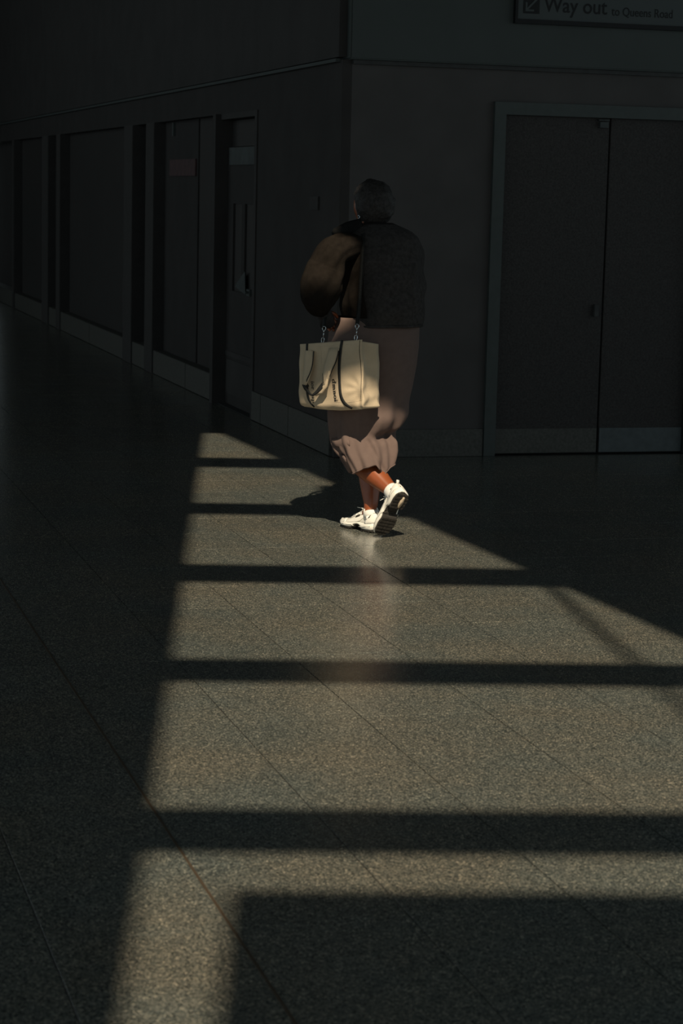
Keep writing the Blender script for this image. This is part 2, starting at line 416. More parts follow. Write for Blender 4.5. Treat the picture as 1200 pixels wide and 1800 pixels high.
wstroke(bm, (4.61, 2.7135), (4.664, 2.7135), .011, SU - .0331, SU - .0311)
wstroke(bm, (4.618, 2.717), (4.686, 2.786), .011, SU - .0332, SU - .0311)
from_bm('arrow', bm, M['signw'], sg, label='pale arrow pointing down and left')
def text(body, size, v, z, name, width):
    cu = bpy.data.curves.new(name, 'FONT'); cu.body = body; cu.size = size; cu.extrude = .0008; cu.offset = .0012 if size > .1 else .0003
    o = bpy.data.objects.new(name, cu); COL.objects.link(o)
    dg = bpy.context.evaluated_depsgraph_get(); dg.update()
    me = bpy.data.meshes.new_from_object(o.evaluated_get(dg))
    bpy.data.objects.remove(o); bpy.data.curves.remove(cu)
    xs = [vv.co.x for vv in me.vertices]; k = width / (max(xs) - min(xs)); x0 = min(xs)
    for vv in me.vertices:
        c = vv.co.copy(); vv.co = W(SU - .0295 - c.z * .5, v + (c.x - x0) * k, z + c.y)
    me.materials.clear()
    return link(name, me, M['signk'], sg)
text('Way out', .125, 4.728, 2.712, 'lettering', .413)
text('to Queens Road', .073, 5.17, 2.708, 'lettering', .405)

# ------------------------------------------------------------------ the person
H = Vector((-.64, .77, 0)).normalized()        # heading
Lf = Vector((-.77, -.64, 0)).normalized()      # her left
Z = Vector((0, 0, 1))
C = Vector((.135, 9.98, 0))
per = empty('person', (C.x, C.y, 0), label='person in black jacket, mauve skirt and white trainers walking away with one heel raised', cat='person')

# body: one skinned surface
fwdL = Vector((-.42, .35, -.84)).normalized()
upL = (Lf.cross(fwdL) * -1).normalized()
if upL.z < 0: upL = -upL
upL = max([Matrix.Rotation(a, 3, fwdL) @ upL for a in (.26, -.26)], key=lambda q: q.y)   # the foot rolls so the sole turns outwards
oL = ray(711, 871, 9.68)
oL = oL + Z * (.004 - (oL + fwdL * .268).z)
ankL = oL + fwdL * .060 + upL * .088
kneeL = ankL + (ray(638, 816, 9.92) - ankL).normalized() * .38
ankR = ray(652, 893, 9.96); kneeR = ray(646, 765, 10.13)
V = []; E = []; Rr = []
def vtx(p, r, parent=None, fl=None):
    V.append(Vector(p)); Rr.append((r, fl if fl else r)); i = len(V) - 1
    if parent is not None: E.append((parent, i))
    return i
pel = vtx(C + Z * .86, .125)
spi = vtx(C + Z * 1.02, .12, pel)
che = vtx(C + Z * 1.22, .135, spi)
up = vtx(C + Z * 1.35 + H * .01, .10, che)
nk = vtx(C + Z * 1.42 + H * .02, .052, up)
nk2 = vtx(C + Z * 1.46 + H * .03, .05, nk)
hd = vtx(C + Z * 1.52 + H * .045, .075, nk2)
vtx(C + Z * 1.59 + H * .04, .07, hd)
face = C + H * .045
def leg(side, knee, ank, foot):
    hip = vtx(C + Lf * (.085 * side) + Z * .80, .085, pel)
    mid = vtx((C + Lf * (.085 * side) + Z * .80 + knee) / 2, .075, hip)
    k = vtx(knee, .055, mid)
    d = ank - knee
    back = -H * .012
    c1 = vtx(knee + d * .28 + back, .068, k)
    c2 = vtx(knee + d * .55 + back * .6, .064, c1)
    a = vtx(knee + d * .86, .042, c2)
    a2 = vtx(ank, .034, a)
    return a2
aL = leg(1, kneeL, ankL, None); aR = leg(-1, kneeR, ankR, None)
# feet inside the shoes
vtx(ankL + fwdL * .05 - upL * .055, .022, aL)
vtx(ankR + H * .05 - Z * .055, .022, aR)
# arms
shL = C + Lf * .17 + Z * 1.34; elL = ray(562, 512, 9.76); wrL = ray(566, 546, 9.82)
a = vtx(shL - Lf * .05 - Z * .01, .028, up); b_ = vtx(ray(583, 452, 9.79), .028, a); c_ = vtx(elL, .032, b_); d_ = vtx((elL + wrL) / 2, .028, c_); e_ = vtx(wrL, .023, d_)
palm = vtx(wrL + Vector((.02, .045, -.03)), .026, e_, .015)
shR = C - Lf * .17 + Z * 1.34; elR = C - Lf * .24 + H * .06 + Z * 1.08; wrR = C - Lf * .16 + H * .26 + Z * 1.04
a = vtx(shR, .040, up); b_ = vtx((shR + elR) / 2, .036, a); c_ = vtx(elR, .036, b_); d_ = vtx((elR + wrR) / 2, .032, c_); e2 = vtx(wrR, .023, d_)
palmR = vtx(wrR + H * .05 - Z * .01, .026, e2, .015)
roots = [pel]
def fingers(base, fw, sd, dn):
    for k in range(4):
        o0 = base + sd * (.024 - .016 * k)
        ln = (.040, .045, .042, .034)[k]
        r = (.0085, .0088, .0085, .0075)[k]
        i0 = vtx(o0, r); roots.append(i0)
        i1 = vtx(o0 + fw * ln * .7, r * .97, i0)
        i2 = vtx(o0 + fw * ln * 1.15 + dn * ln * .45, r * .9, i1)
        vtx(o0 + fw * ln * 1.0 + dn * ln * .9, r * .8, i2)
    i0 = vtx(base + sd * .018 - fw * .03, .0095); roots.append(i0)
    i1 = vtx(base + sd * .040 - fw * .008 + dn * .012, .0092, i0)
    vtx(base + sd * .043 + fw * .018 + dn * .02, .008, i1)
fingers(V[palm] + Vector((.006, .02, -.01)), Vector((.35, .6, -.7)).normalized(), Vector((.6, .3, .5)).normalized(), Vector((.5, -.5, -.5)).normalized())
fingers(V[palmR] + H * .02, H, Z, Lf)
me = bpy.data.meshes.new('body'); me.from_pydata([tuple(v) for v in V], E, [])
body = bpy.data.objects.new('body', me); COL.objects.link(body)
sm = body.modifiers.new('skin', 'SKIN'); sm.use_smooth_shade = True
for i, r in enumerate(Rr):
    me.skin_vertices[0].data[i].radius = r
    me.skin_vertices[0].data[i].use_root = i in roots
ss = body.modifiers.new('sub', 'SUBSURF'); ss.levels = 2; ss.render_levels = 2
evaluated(body)
body.data.materials.clear(); body.data.materials.append(M['skin'])
for p in body.data.polygons: p.use_smooth = True
body.parent = per; bpy.context.view_layer.update(); body.matrix_parent_inverse = per.matrix_world.inverted()

# head: face shell with brow, nose, lips and chin facing the heading
hc = C + H * .045 + Z * 1.545
def head_r(a, e):                      # a azimuth from heading, e elevation
    x = math.cos(e) * math.cos(a); y = math.cos(e) * math.sin(a); z = math.sin(e)
    rx, ry, rz = .098, .074, .108
    p = Vector((x * rx, y * ry, z * rz))
    if x > 0:
        p.x *= 1 - .10 * max(0, z)                          # forehead
        if z < 0: p.y *= 1 + .28 * z; p.x *= 1 + .02 * z     # jaw taper
        g = lambda s, t: math.exp(-(s * s + t * t))
        ya, za = p.y / .012, (p.z + .012) / .022
        p.x += .024 * g(ya, (p.z + .020) / .016) + .012 * g(p.y / .010, (p.z - .002) / .018)   # nose
        p.x += .010 * g(p.y / .022, (p.z + .052) / .006) + .009 * g(p.y / .020, (p.z + .064) / .006)   # lips
        p.x += .010 * g(p.y / .022, (p.z + .088) / .014)     # chin
        for s in (-1, 1):
            p.x -= .012 * g((p.y - s * .031) / .014, (p.z - .008) / .011)    # eye sockets
            p.x += .005 * g((p.y - s * .031) / .018, (p.z - .026) / .008)    # brows
    return p
bm = bmesh.new(); rings = []
tiltm = Matrix.Rotation(.12, 3, Lf)
for i in range(1, 36):
    e = -math.pi / 2 + math.pi * i / 36
    ring = []
    for k in range(56):
        p = head_r(2 * math.pi * k / 56, e)
        ring.append(hc + tiltm @ (H * p.x + Lf * p.y + Z * p.z))
    rings.append(ring)
loft(bm, rings)
head = from_bm('head', bm, M['skin'], per, smooth=True)
for s in (1, -1):
    bm = bmesh.new(); ec = hc + Lf * (.072 * s) - H * .008 - Z * .012
    tube(bm, catmull([ec + H * .006 - Z * .028, ec - H * .010 - Z * .016 + Lf * .006 * s, ec - H * .017 + Z * .008 + Lf * .010 * s, ec - H * .006 + Z * .026 + Lf * .008 * s, ec + H * .010 + Z * .018 + Lf * .002 * s, ec + H * .008], 5), .0048, n=8)
    bmesh.ops.create_uvsphere(bm, u_segments=10, v_segments=8, radius=.010, matrix=Matrix.Translation(ec - Z * .006 + Lf * .001 * s))
    ear = from_bm('ear', bm, M['skin'], head, smooth=True)
    if s == 1:
        bm = bmesh.new(); c0 = ec - Z * .038 + Lf * .010
        tube(bm, [c0 + H * .007 * math.cos(t) + Z * .007 * math.sin(t) for t in [i * math.pi / 10 for i in range(20)]], .0016, n=6)
        from_bm('earring', bm, M['steel'], head, smooth=True, label='small silver hoop')
    # eye
    bm = bmesh.new()
    bmesh.ops.create_uvsphere(bm, u_segments=12, v_segments=8, radius=.0105, matrix=Matrix.Translation(hc + tiltm @ (H * .078 + Lf * .031 * s + Z * .007)))
    from_bm('eye', bm, M['notice'], head, smooth=True)
# hair: full textured crop around the back and sides with a low bun
bm = bmesh.new(); rings = []
for i in range(0, 31):
    e = -math.pi / 2 + math.pi * (i + .5) / 31
    ring = []
    for k in range(48):
        a_ = 2 * math.pi * k / 48
        x = math.cos(e) * math.cos(a_); y = math.cos(e) * math.sin(a_); z = math.sin(e)
        rx, ry, rz = .105, .096, .112
        p = Vector((x * rx - .018, y * ry, z * rz + .012))
        if x > .15 and z < .45:                 # pull back off the face
            f = min(1, (x - .15) / .35) * min(1, (.45 - z) / .3)
            p.x = lerp(p.x, .035, f)
            p.y *= 1 - .25 * f
        n_ = noise.noise(Vector((x, y, z)) * 4.5) * .010 + noise.noise(Vector((x, y, z)) * 13) * .005
        p += Vector((x, y, z)) * n_
        ring.append(hc + tiltm @ (H * p.x + Lf * p.y + Z * p.z))
    rings.append(ring)
loft(bm, rings)
from_bm('hair', bm, M['hair'], per, smooth=True, label='thick black hair')

# jacket torso
def ringpx(y, xl, xr, yc, dep, n=64, disp=None, ytab=None, tilt=0):
    out = []
    for k in range(n):
        a = 2 * math.pi * k / n                 # a=-90deg faces the camera
        cx = math.cos(a); sy = math.sin(a)
        ex = math.copysign(abs(cx) ** .85, cx); ey = math.copysign(abs(sy) ** .85, sy)
        px = (xl + xr) / 2 + (xr - xl) / 2 * ex
        Y = yc + dep * ey + tilt * ex
        yy = ytab(px, ey) if ytab else y
        p = ray(px, yy, Y)
        # same height all round a ring: height as seen at the centre depth
        p.z = ray(px, yy, yc).z
        if disp:
            dx, dy = disp(a, y, px)
            p += Vector((ex, ey, 0)).normalized() * dx + Vector((0, 0, dy))
        out.append(p)
    return out
jt = [(392, 634, 690, .05), (399, 616, 706, .075), (406, 603, 722, .10), (418, 596, 736, .13), (440, 594, 743, .155), (470, 596, 746, .17), (505, 598, 748, .18), (535, 600, 747, .185), (560, 606, 744, .185), (574, 611, 739, .18)]
ys = [392 + 4 * i for i in range(46)]
def jd(a, y, px):
    k = min(1, max(0, (y - 410) / 60))
    s = .010 * math.sin(3.0 * a + y * .05) * math.sin(y * .07 + a) + .006 * math.sin(9 * a + y * .03) + .010 * noise.noise(Vector((math.cos(a) * 3, math.sin(a) * 3, y * .03)))
    return s * k, 0
bm = bmesh.new()
rings = [ringpx(y, interp(y, [(t[0], t[1]) for t in jt]), interp(y, [(t[0], t[2]) for t in jt]), 9.97, interp(y, [(t[0], t[3]) for t in jt]), disp=jd) for y in ys]
rings.append([p.lerp(Vector((.14, 9.97, p.z + .01)), .12) for p in rings[-1]])
loft(bm, rings, cap=(False, False))
jk = from_bm('jacket', bm, M['jacket'], per, smooth=True, label='boxy black jacket with dim brown sleeves')
mo = jk.modifiers.new('s', 'SOLIDIFY'); mo.thickness = .006
# lapel collar, shoulder yokes, hem band
bm = bmesh.new()
tube(bm, [C + H * (.01 + .062 * math.cos(t)) + Lf * (.070 * math.sin(t)) + Z * (1.435 + .012 * math.cos(t)) for t in [i * 2 * math.pi / 24 for i in range(25)]], .018, n=8, flat=.6)
from_bm('collar', bm, M['jacket'], jk, smooth=True)
bm = bmesh.new()
yk = catmull([ray(632, 399, 9.93), ray(610, 402, 9.88), ray(592, 408, 9.80), ray(586, 411, 9.84)], 6)
tube(bm, yk, lambda t: .040 - .026 * t, n=12, flat=.6)
from_bm('shoulder_yoke', bm, M['yoke'], jk, smooth=True)
bm = bmesh.new()
hb = rings[-2]
tube(bm, [p + Vector((0, 0, .004)) for p in hb] + [hb[0] + Vector((0, 0, .004))], .007, n=6)
from_bm('hem_band', bm, M['jacket'], jk, smooth=True)
def sleeve(pts, rr, name, m):
    bm = bmesh.new()
    def fn(t, a):
        return 1 + .07 * math.sin(a * 3 + t * 5) * (1 - abs(2 * t - 1)) + .05 * math.sin(a * 9 + 2 * math.sin(t * 6)) + .06 * noise.noise(Vector((math.cos(a) * 2, math.sin(a) * 2, t * 7)))
    tube(bm, catmull(pts, 8), rr, n=40, fn=fn)
    return from_bm(name, bm, m, jk, smooth=True)
slp = [C + Lf * .10 + Z * 1.365 - Vector((0, .03, 0)), ray(590, 440, 9.76), ray(574, 470, 9.76), ray(564, 500, 9.74), ray(560, 520, 9.75), ray(562, 536, 9.78), ray(567, 546, 9.81)]
s1 = sleeve(slp, lambda t: interp(t, [(0, .045), (.12, .066), (.3, .084), (.5, .095), (.66, .088), (.82, .066), (1, .034)]), 'sleeve', M['sleeve'])
tag(s1, label='puffed sleeve catching dim brown light')
# sunlit side panel of the jacket, in the same gauze
bm = bmesh.new(); n = 64; cols = range(40, 52)     # the strip of the back nearest the left sleeve
rr = []
for y in range(420, 560, 4):
    r = ringpx(y, interp(y, [(t[0], t[1]) for t in jt]), interp(y, [(t[0], t[2]) for t in jt]), 9.97, interp(y, [(t[0], t[3]) for t in jt]) + .008, disp=lambda a, y, px: (jd(a, y, px)[0] + .004, 0))
    rr.append([r[k] for k in range(33, 45)])
loft(bm, rr, closed=False)
sp = from_bm('side_panel', bm, M['sleeve'], jk, smooth=True, label='brown gauze side panel')
mo = sp.modifiers.new('s', 'SOLIDIFY'); mo.thickness = .003
slp2 = [C - Lf * .10 + Z * 1.365, C - Lf * .19 + Z * 1.30, elR + Z * .10, elR + Vector((0, 0, .01)), (elR + wrR) / 2, wrR]
sleeve(slp2, lambda t: interp(t, [(0, .05), (.2, .07), (.5, .085), (.8, .06), (1, .035)]), 'sleeve', M['sleeve'])
for wv, pv in ((slp[-1], slp[-2]), (wrR, (elR + wrR) / 2)):
    bm = bmesh.new(); d = (wv - pv).normalized()
    tube(bm, [wv - d * .01, wv + d * .012, wv + d * .05, wv + d * .075 - Z * .02], .036, n=16)
    from_bm('cuff', bm, M['jacket'], jk, smooth=True)

# skirt
sk = [(556, 590, 736), (580, 578, 737), (610, 574, 736), (640, 573, 732), (680, 575, 724), (715, 578, 713), (745, 581, 704), (765, 584, 697), (775, 584, 697), (790, 589, 697), (805, 599, 694), (820, 608, 690), (835, 616, 684)]
hemf = [(613, 829), (618, 831), (628, 825), (640, 819), (652, 814), (662, 811), (666, 818), (672, 822), (678, 832), (683, 822), (690, 808)]
NR, NS = 60, 120
rings = []
for i in range(NR + 1):
    t = i / NR
    ring = []
    for k in range(NS):
        a = 2 * math.pi * k / NS
        cx, sy = math.cos(a), math.sin(a)
        # the hem under this column
        xh = 651 + 38 * math.copysign(abs(cx) ** .9, cx)
        if sy < 0: yh = interp(xh, hemf)
        else: yh = 806 + 10 * math.sin(a * 5)
        y = lerp(556, yh, t ** .95)
        xl = interp(y, [(q[0], q[1]) for q in sk]); xr = interp(y, [(q[0], q[2]) for q in sk])
        ex = math.copysign(abs(cx) ** .9, cx); ey = math.copysign(abs(sy) ** .9, sy)
        px = (xl + xr) / 2 + (xr - xl) / 2 * ex
        dep = interp(y, [(556, .17), (620, .185), (700, .165), (760, .135), (800, .145), (835, .145)])
        yc = interp(y, [(556, 9.98), (700, 9.985), (760, 9.97), (835, 9.91)])
        low = max(0, min(1, (y - 620) / 150))
        fold = .010 * math.sin(7 * a + 1.2 + y * .012) * low + .006 * math.sin(15 * a - y * .03) * low ** 2
        fold += .010 * noise.noise(Vector((cx * 2.5, sy * 2.5, y * .02))) * low
        # swag: bulge above y=755 on the right rear, tucked crease beneath it, flare at the hem
        rt = max(0, min(1, (px - 650) / 15)) if sy < .2 else 0
        fold += rt * (.020 * math.exp(-((y - 735 - (px - 675) * -.2) / 18) ** 2) - .036 * math.exp(-((y - 764 - (px - 675) * -.15) / 7) ** 2))
        # diagonal fold line falling to the right of the calf
        dl = (px - 652) - (y - 778) * .55
        if y > 768 and sy < 0: fold -= .012 * math.exp(-(dl / 4) ** 2)
        # crest lines near the left hem corner
        if sy < 0: fold -= .014 * math.exp(-(((px - 605) + (y - 790) * .2) / 5) ** 2) * max(0, min(1, (y - 770) / 20)) * (1 if y < 826 else .3)
        p = ray(px, y, yc + dep * ey); p.z = ray(px, y, yc).z
        p += Vector((ex * .6, ey, 0)).normalized() * fold
        ring.append(p)
    rings.append(ring)
bm = bmesh.new(); loft(bm, rings, cap=(False, False))
skirt = from_bm('skirt', bm, M['skirt'], per, smooth=True, label='calf-length mauve skirt with a swinging hem')
mo = skirt.modifiers.new('s', 'SOLIDIFY'); mo.thickness = .004; mo.offset = -1
bm = bmesh.new()
last, prev = rings[-1], rings[-2]
tube(bm, [p + (q - p).normalized() * .004 for p, q in zip(last, prev)] + [last[0]], .0032, n=6)
bm2 = rings[-4]
from_bm('hem', bm, M['skirt'], skirt, smooth=True)
# slit ruffle kicking out at the front hem corner
bm = bmesh.new()
g0 = [ray(583, 772, 9.92), ray(590, 771, 9.90), ray(598, 768, 9.88), ray(606, 770, 9.85), ray(614, 774, 9.83)]
g1 = [ray(586, 781, 9.90), ray(592, 785, 9.885), ray(600, 788, 9.862), ray(608, 787, 9.842), ray(615, 784, 9.825)]
rr = [[g0[i].lerp(g1[i], s / 6) + Vector((0, -.012 * math.sin(s / 6 * math.pi), 0)) for i in range(5)] for s in range(7)]
loft(bm, rr, closed=False)
rf = from_bm('ruffle', bm, M['skirt'], skirt, smooth=True)
mo = rf.modifiers.new('s', 'SOLIDIFY'); mo.thickness = .004
bm = bmesh.new()
g0 = [ray(598, 797, 9.90), ray(604, 800, 9.87), ray(610, 806, 9.85)]
g1 = [ray(612, 826, 9.90), ray(616, 831, 9.87), ray(620, 829, 9.855)]
rr = [[g0[i].lerp(g1[i], s / 6) + Vector((-.004 * math.sin(s * 1.3), -.010 * math.sin(s / 6 * math.pi), 0)) for i in range(3)] for s in range(7)]
loft(bm, rr, closed=False)
rf = from_bm('ruffle', bm, M['skirt'], skirt, smooth=True)
mo = rf.modifiers.new('s', 'SOLIDIFY'); mo.thickness = .004

# ------------------------------------------------------------------ trainers
LS = .268
def hw(x): return sinterp(x, [(0, .006), (.006, .022), (.02, .036), (.045, .040), (.10, .037), (.15, .042), (.19, .047), (.225, .043), (.25, .030), (.262, .016), (LS, .004)])
def topz(x): return sinterp(x, [(0, .066), (.008, .088), (.03, .092), (.06, .084), (.09, .086), (.115, .083), (.15, .068), (.19, .052), (.23, .044), (.25, .036), (LS, .026)])
def midz(x): return interp(x, [(0, .045), (.05, .038), (.10, .038), (.13, .037), (.18, .031), (.24, .026), (LS, .034)])
def botz(x): return interp(x, [(0, .020), (.02, .010), (.085, .009), (.10, .026), (.12, .030), (.14, .025), (.155, .009), (.22, .009), (.25, .014), (LS, .022)])
def Usurf(x, a, off=0):               # a: 0 right edge .. pi left edge over the top
    wv = hw(x) * .95; zb = midz(x) - .004; zt = topz(x)
    c, s = math.cos(a), math.sin(a)
    sl = .55 + .45 * (1 - min(1, max(0, (x - .02) / .1)))
    y = -wv * math.copysign(abs(c) ** .8, c) * (1 - .28 * s * (1 if x < .14 else .6))
    z = zb + (zt - zb) * abs(s) ** .85
    n_ = Vector((0, -c, s)).normalized()
    return Vector((x, y, z)) + n_ * off
def make_shoe(origin, fw, upv, side, label):
    fw = fw.normalized(); lat = upv.cross(fw).normalized(); upn = fw.cross(lat).normalized()
    X = lambda p: origin + fw * p.x + lat * p.y * side + upn * p.z
    def bmo(name, bm, m, parent, **kw): return from_bm(name, bm, m, parent, smooth=True, **kw)
    xs = [LS * (1 - math.cos(math.pi * i / 26)) / 2 for i in range(27)]
    bm = bmesh.new()
    rings = [[X(Usurf(x, math.pi * k / 20)) for k in range(21)] for x in xs]
    loft(bm, rings, closed=False)
    shoe = bmo('shoe', bm, M['uppermesh'], per, label=label)
    mo = shoe.modifiers.new('s', 'SOLIDIFY'); mo.thickness = .003; mo.offset = -1
    # midsole
    bm = bmesh.new(); rings = []
    for x in xs:
        h = hw(x); zt, zb = midz(x), botz(x)
        prof = [(-.90, zb), (-1.06, zb + .003), (-1.10, (zb + zt) / 2), (-1.0, zt), (-.8, zt + .003), (.8, zt + .003), (1.0, zt), (1.10, (zb + zt) / 2), (1.06, zb + .003), (.90, zb)]
        rings.append([X(Vector((x * 1.012 - .0015, h * q, z))) for q, z in prof])
    loft(bm, rings); ms = bmo('midsole', bm, M['midsole'], shoe)
    # groove between heel and forefoot pods
    for s in (-1, 1):
        bm = bmesh.new()
        tube(bm, [X(Vector((x, s * hw(x) * 1.10, z))) for x, z in ((.02, .030), (.05, .026), (.085, .020), (.10, .019))], .0018, n=6)
        tube(bm, [X(Vector((x, s * hw(x) * 1.10, z))) for x, z in ((.135, .018), (.15, .023), (.18, .020), (.22, .020))], .0015, n=6)
        bmo('groove', bm, M['uppermesh'], shoe)
    # outsole in two pods with lugs and a dark shank
    bm = bmesh.new()
    for x0, x1 in ((.004, .100), (.128, .262)):
        ks = [lerp(x0, x1, i / 12) for i in range(13)]
        rings = []
        for i, x in enumerate(ks):
            e = min(1, math.sin(math.pi * (i + .35) / 12.7) * 2.2 + .25); h = hw(x) * .99 * e
            z1 = botz(x) + .002; z0 = max(0, botz(x) - .008)
            rings.append([X(Vector((x, h * q, z))) for q, z in ((-.94, z1), (-1, z0 + .003), (-.9, z0), (.9, z0), (1, z0 + .003), (.94, z1))])
        loft(bm, rings)
        nl = 5 if x0 < .1 else 7
        for i in range(nl):
            x = lerp(x0 + .012, x1 - .014, i / (nl - 1)); h = hw(x) * .88
            z0 = max(0, botz(x) - .008)
            for a0, a1 in ((-1, -.25), (-.18, .18), (.25, 1)):
                hexa(bm, [X(Vector((xx, h * q * 1.06, zz))) for zz in (z0 - .003, z0 + .002) for xx, q in ((x - .0055, a0), (x + .0055, a0), (x + .0055, a1), (x - .0055, a1))])
    bmesh.ops.recalc_face_normals(bm, faces=bm.faces[:])
    osl = from_bm('outsole', bm, M['rubber'], shoe, label='black treaded rubber sole')
    bm = bmesh.new()
    rings = [[X(Vector((x, hw(x) * .8 * q, z))) for q, z in ((-1, .031), (-1, .022), (1, .022), (1, .031))] for x in (.085, .10, .12, .14)]
    loft(bm, rings); bmo('shank', bm, M['rubber'], shoe)
    bm = bmesh.new()
    rings = []
    for i in range(9):
        x = lerp(.022, .085, i / 8); h = .0095 * math.sin(math.pi * (i + .5) / 9) + .001
        rings.append([X(Vector((x, -.008 + q * h, z))) for q, z in ((-1, .006), (-1, -.0045), (1, -.0045), (1, .006))])
    loft(bm, rings); bmo('heel_insert', bm, M['cream'], shoe, label='cream crescent set in the heel tread')
    # overlays
    def patch(name, poly, off, m, both=True, **kw):
        for s in ((0, 1) if both else (0,)):
            bm = bmesh.new(); rr = []
            for x0, a0, a1 in poly:
                row = []
                for k in range(7):
                    a = math.radians(lerp(a0, a1, k / 6)); a = a if s == 0 else math.pi - a
                    row.append(X(Usurf(x0, a, off)))
                rr.append(row)
            loft(bm, rr, closed=False)
            o = bmo(name, bm, m, shoe, **kw); mo = o.modifiers.new('s', 'SOLIDIFY'); mo.thickness = .0022; mo.offset = 0
    patch('heel_counter', [(.001, 5, 60), (.008, 3, 68), (.02, 3, 66), (.035, 3, 50), (.05, 3, 36), (.062, 3, 20)], .0022, M['upper'])
    patch('heel_slot', [(.034, 34, 62), (.038, 30, 64), (.042, 30, 60)], .0042, M['rubber'])
    patch('side_stripe', [(.055, 66, 84), (.07, 44, 80), (.085, 24, 60), (.10, 10, 42), (.12, 4, 30), (.15, 3, 26), (.18, 3, 22), (.21, 3, 20)], .0026, M['upper'])
    patch('eyestay', [(.085, 60, 84), (.10, 50, 80), (.12, 50, 74), (.14, 50, 72), (.16, 46, 72), (.175, 40, 80)], .0030, M['upper'])
    patch('toe_guard', [(.195, 3, 46), (.21, 3, 38), (.225, 3, 40), (.24, 3, 50), (.252, 3, 62), (.262, 3, 90)], .0024, M['upper'])
    patch('side_mesh', [(.113, 32, 46), (.124, 31, 47), (.136, 30, 46)], .0034, M['rubber'], label='dark mesh badge')
    # collar rim, tongue, laces, pull tab
    bm = bmesh.new(); pts = []
    for k in range(25):
        t = 2 * math.pi * k / 24
        xx = .055 + .036 * math.cos(t); yy = .024 * math.sin(t)
        pts.append(X(Vector((xx, yy, topz(xx) - .003 - .006 * math.sin(t) ** 2))))
    tube(bm, pts, .0045, n=8); bmo('collar', bm, M['upper'], shoe)
    bm = bmesh.new(); tube(bm, [p + upn * .0035 for p in pts], .0018, n=6); bmo('collar_piping', bm, M['rubber'], shoe)
    bm = bmesh.new()
    ribbon(bm, [X(Vector(p)) for p in ((.165, 0, .066), (.13, 0, .080), (.105, 0, .092), (.092, 0, .108), (.088, 0, .118))], lat, [.024, .028, .034, .036, .032], .006)
    bmo('tongue', bm, M['uppermesh'], shoe)
    for i in range(5):
        x = .100 + i * .016; bm = bmesh.new()
        q = [X(Usurf(x + .003 * math.sin(k), math.radians(60 + 60 * k / 6), .0055)) for k in range(7)]
        tube(bm, q, .0026, n=6, flat=.7); bmo('lace', bm, M['sock'], shoe)
    bm = bmesh.new(); b0 = X(Vector((.100, 0, .095)))
    for s in (-1, 1):
        lp = [b0 + lat * (s * (.002 + .016 * math.sin(math.pi * k / 8))) + upn * (.012 * math.sin(math.pi * k / 8)) + fw * (.022 * (k / 8 if k < 5 else 1 - k / 8)) for k in range(9)]
        tube(bm, lp, .0022, n=6)
    tube(bm, [b0, b0 + lat * .014 + upn * .01 + fw * .02, b0 + lat * .024 + upn * .012 + fw * .034], .0018, n=6)
    bmo('lace_bow', bm, M['sock'], shoe)
    bm = bmesh.new()
    ribbon(bm, [X(Vector(p)) for p in ((.014, 0, .084), (.002, 0, .090), (-.004, 0, .097), (-.001, 0, .101), (.008, 0, .094))], lat, .013, .0022)
    bmo('pull_tab', bm, M['upper'], shoe)
    return shoe, X
upR = Z.copy()
oR = Vector((ankR.x, ankR.y, .003)) - H * .060
make_shoe(oR, H, upR, 1, 'white trainer planted flat, half in sun')
make_shoe(oL, fwdL, upL, 1, 'white trainer with raised heel showing the black sole')
for ank, kn, up_, ht in ((ankL, kneeL, upL, .022), (ankR, kneeR, Z, -.020)):
    d = (kn - ank).normalized()
    bm = bmesh.new()
    tube(bm, [ank - up_ * .055, ank - up_ * .03, ank - up_ * .015 + d * (ht * .3), ank + d * (ht - .010), ank + d * ht], lambda t: .036 + .002 * math.sin(t * 3), n=20)
    from_bm('sock', bm, M['sock'], per, smooth=True)

# ------------------------------------------------------------------ tote bag
TL, TR = ray(527, 605, 9.82), ray(636, 597, 9.64)
BL, BR = ray(526, 713, 9.82), ray(638, 718, 9.65)
wv = (TR - TL); wvn = Vector((wv.x, wv.y, 0)).normalized()
dpt = Vector((-wvn.y, wvn.x, 0)); dpt = dpt if dpt.y > 0 else -dpt      # away from the camera
THK = .125
tote = empty('tote_bag', ((BL + BR) / 2), label='cream canvas tote bag with black straps hanging from the shoulder of the person', cat='bag')
def face_pt(s, t, out=0.0):
    """front face: s 0..1 left to right, t 0..1 top to bottom"""
    p = TL.lerp(TR, s).lerp(BL.lerp(BR, s), t)
    b = .016 * math.sin(math.pi * s) * math.sin(math.pi * min(1, t * .9 + .12))
    b += .004 * math.sin(s * 17 + 3 * t) * (.3 + t) + .005 * noise.noise(Vector((s * 5, t * 5, 1.7)))
    b += .0035 * math.sin(s * 9 + t * 7) * math.sin(t * 5)
    rd = math.hypot((s - .97) * 1.1, t - .72); b += .0022 * math.sin(math.atan2(t - .72, s - .97) * 9) * math.exp(-((rd - .18) / .12) ** 2)
    b -= .014 * max(0, (t - .93) / .07) ** 2                    # bottom edge turns under
    b -= .010 * math.exp(-((s - .93) / .05) ** 2) * math.exp(-((t - .88) / .1) ** 2)
    sag = -.010 * math.sin(math.pi * s) * t * t
    return p - dpt * (b + out) + Z * sag
NX, NZ = 44, 40
bm = bmesh.new()
rings = []
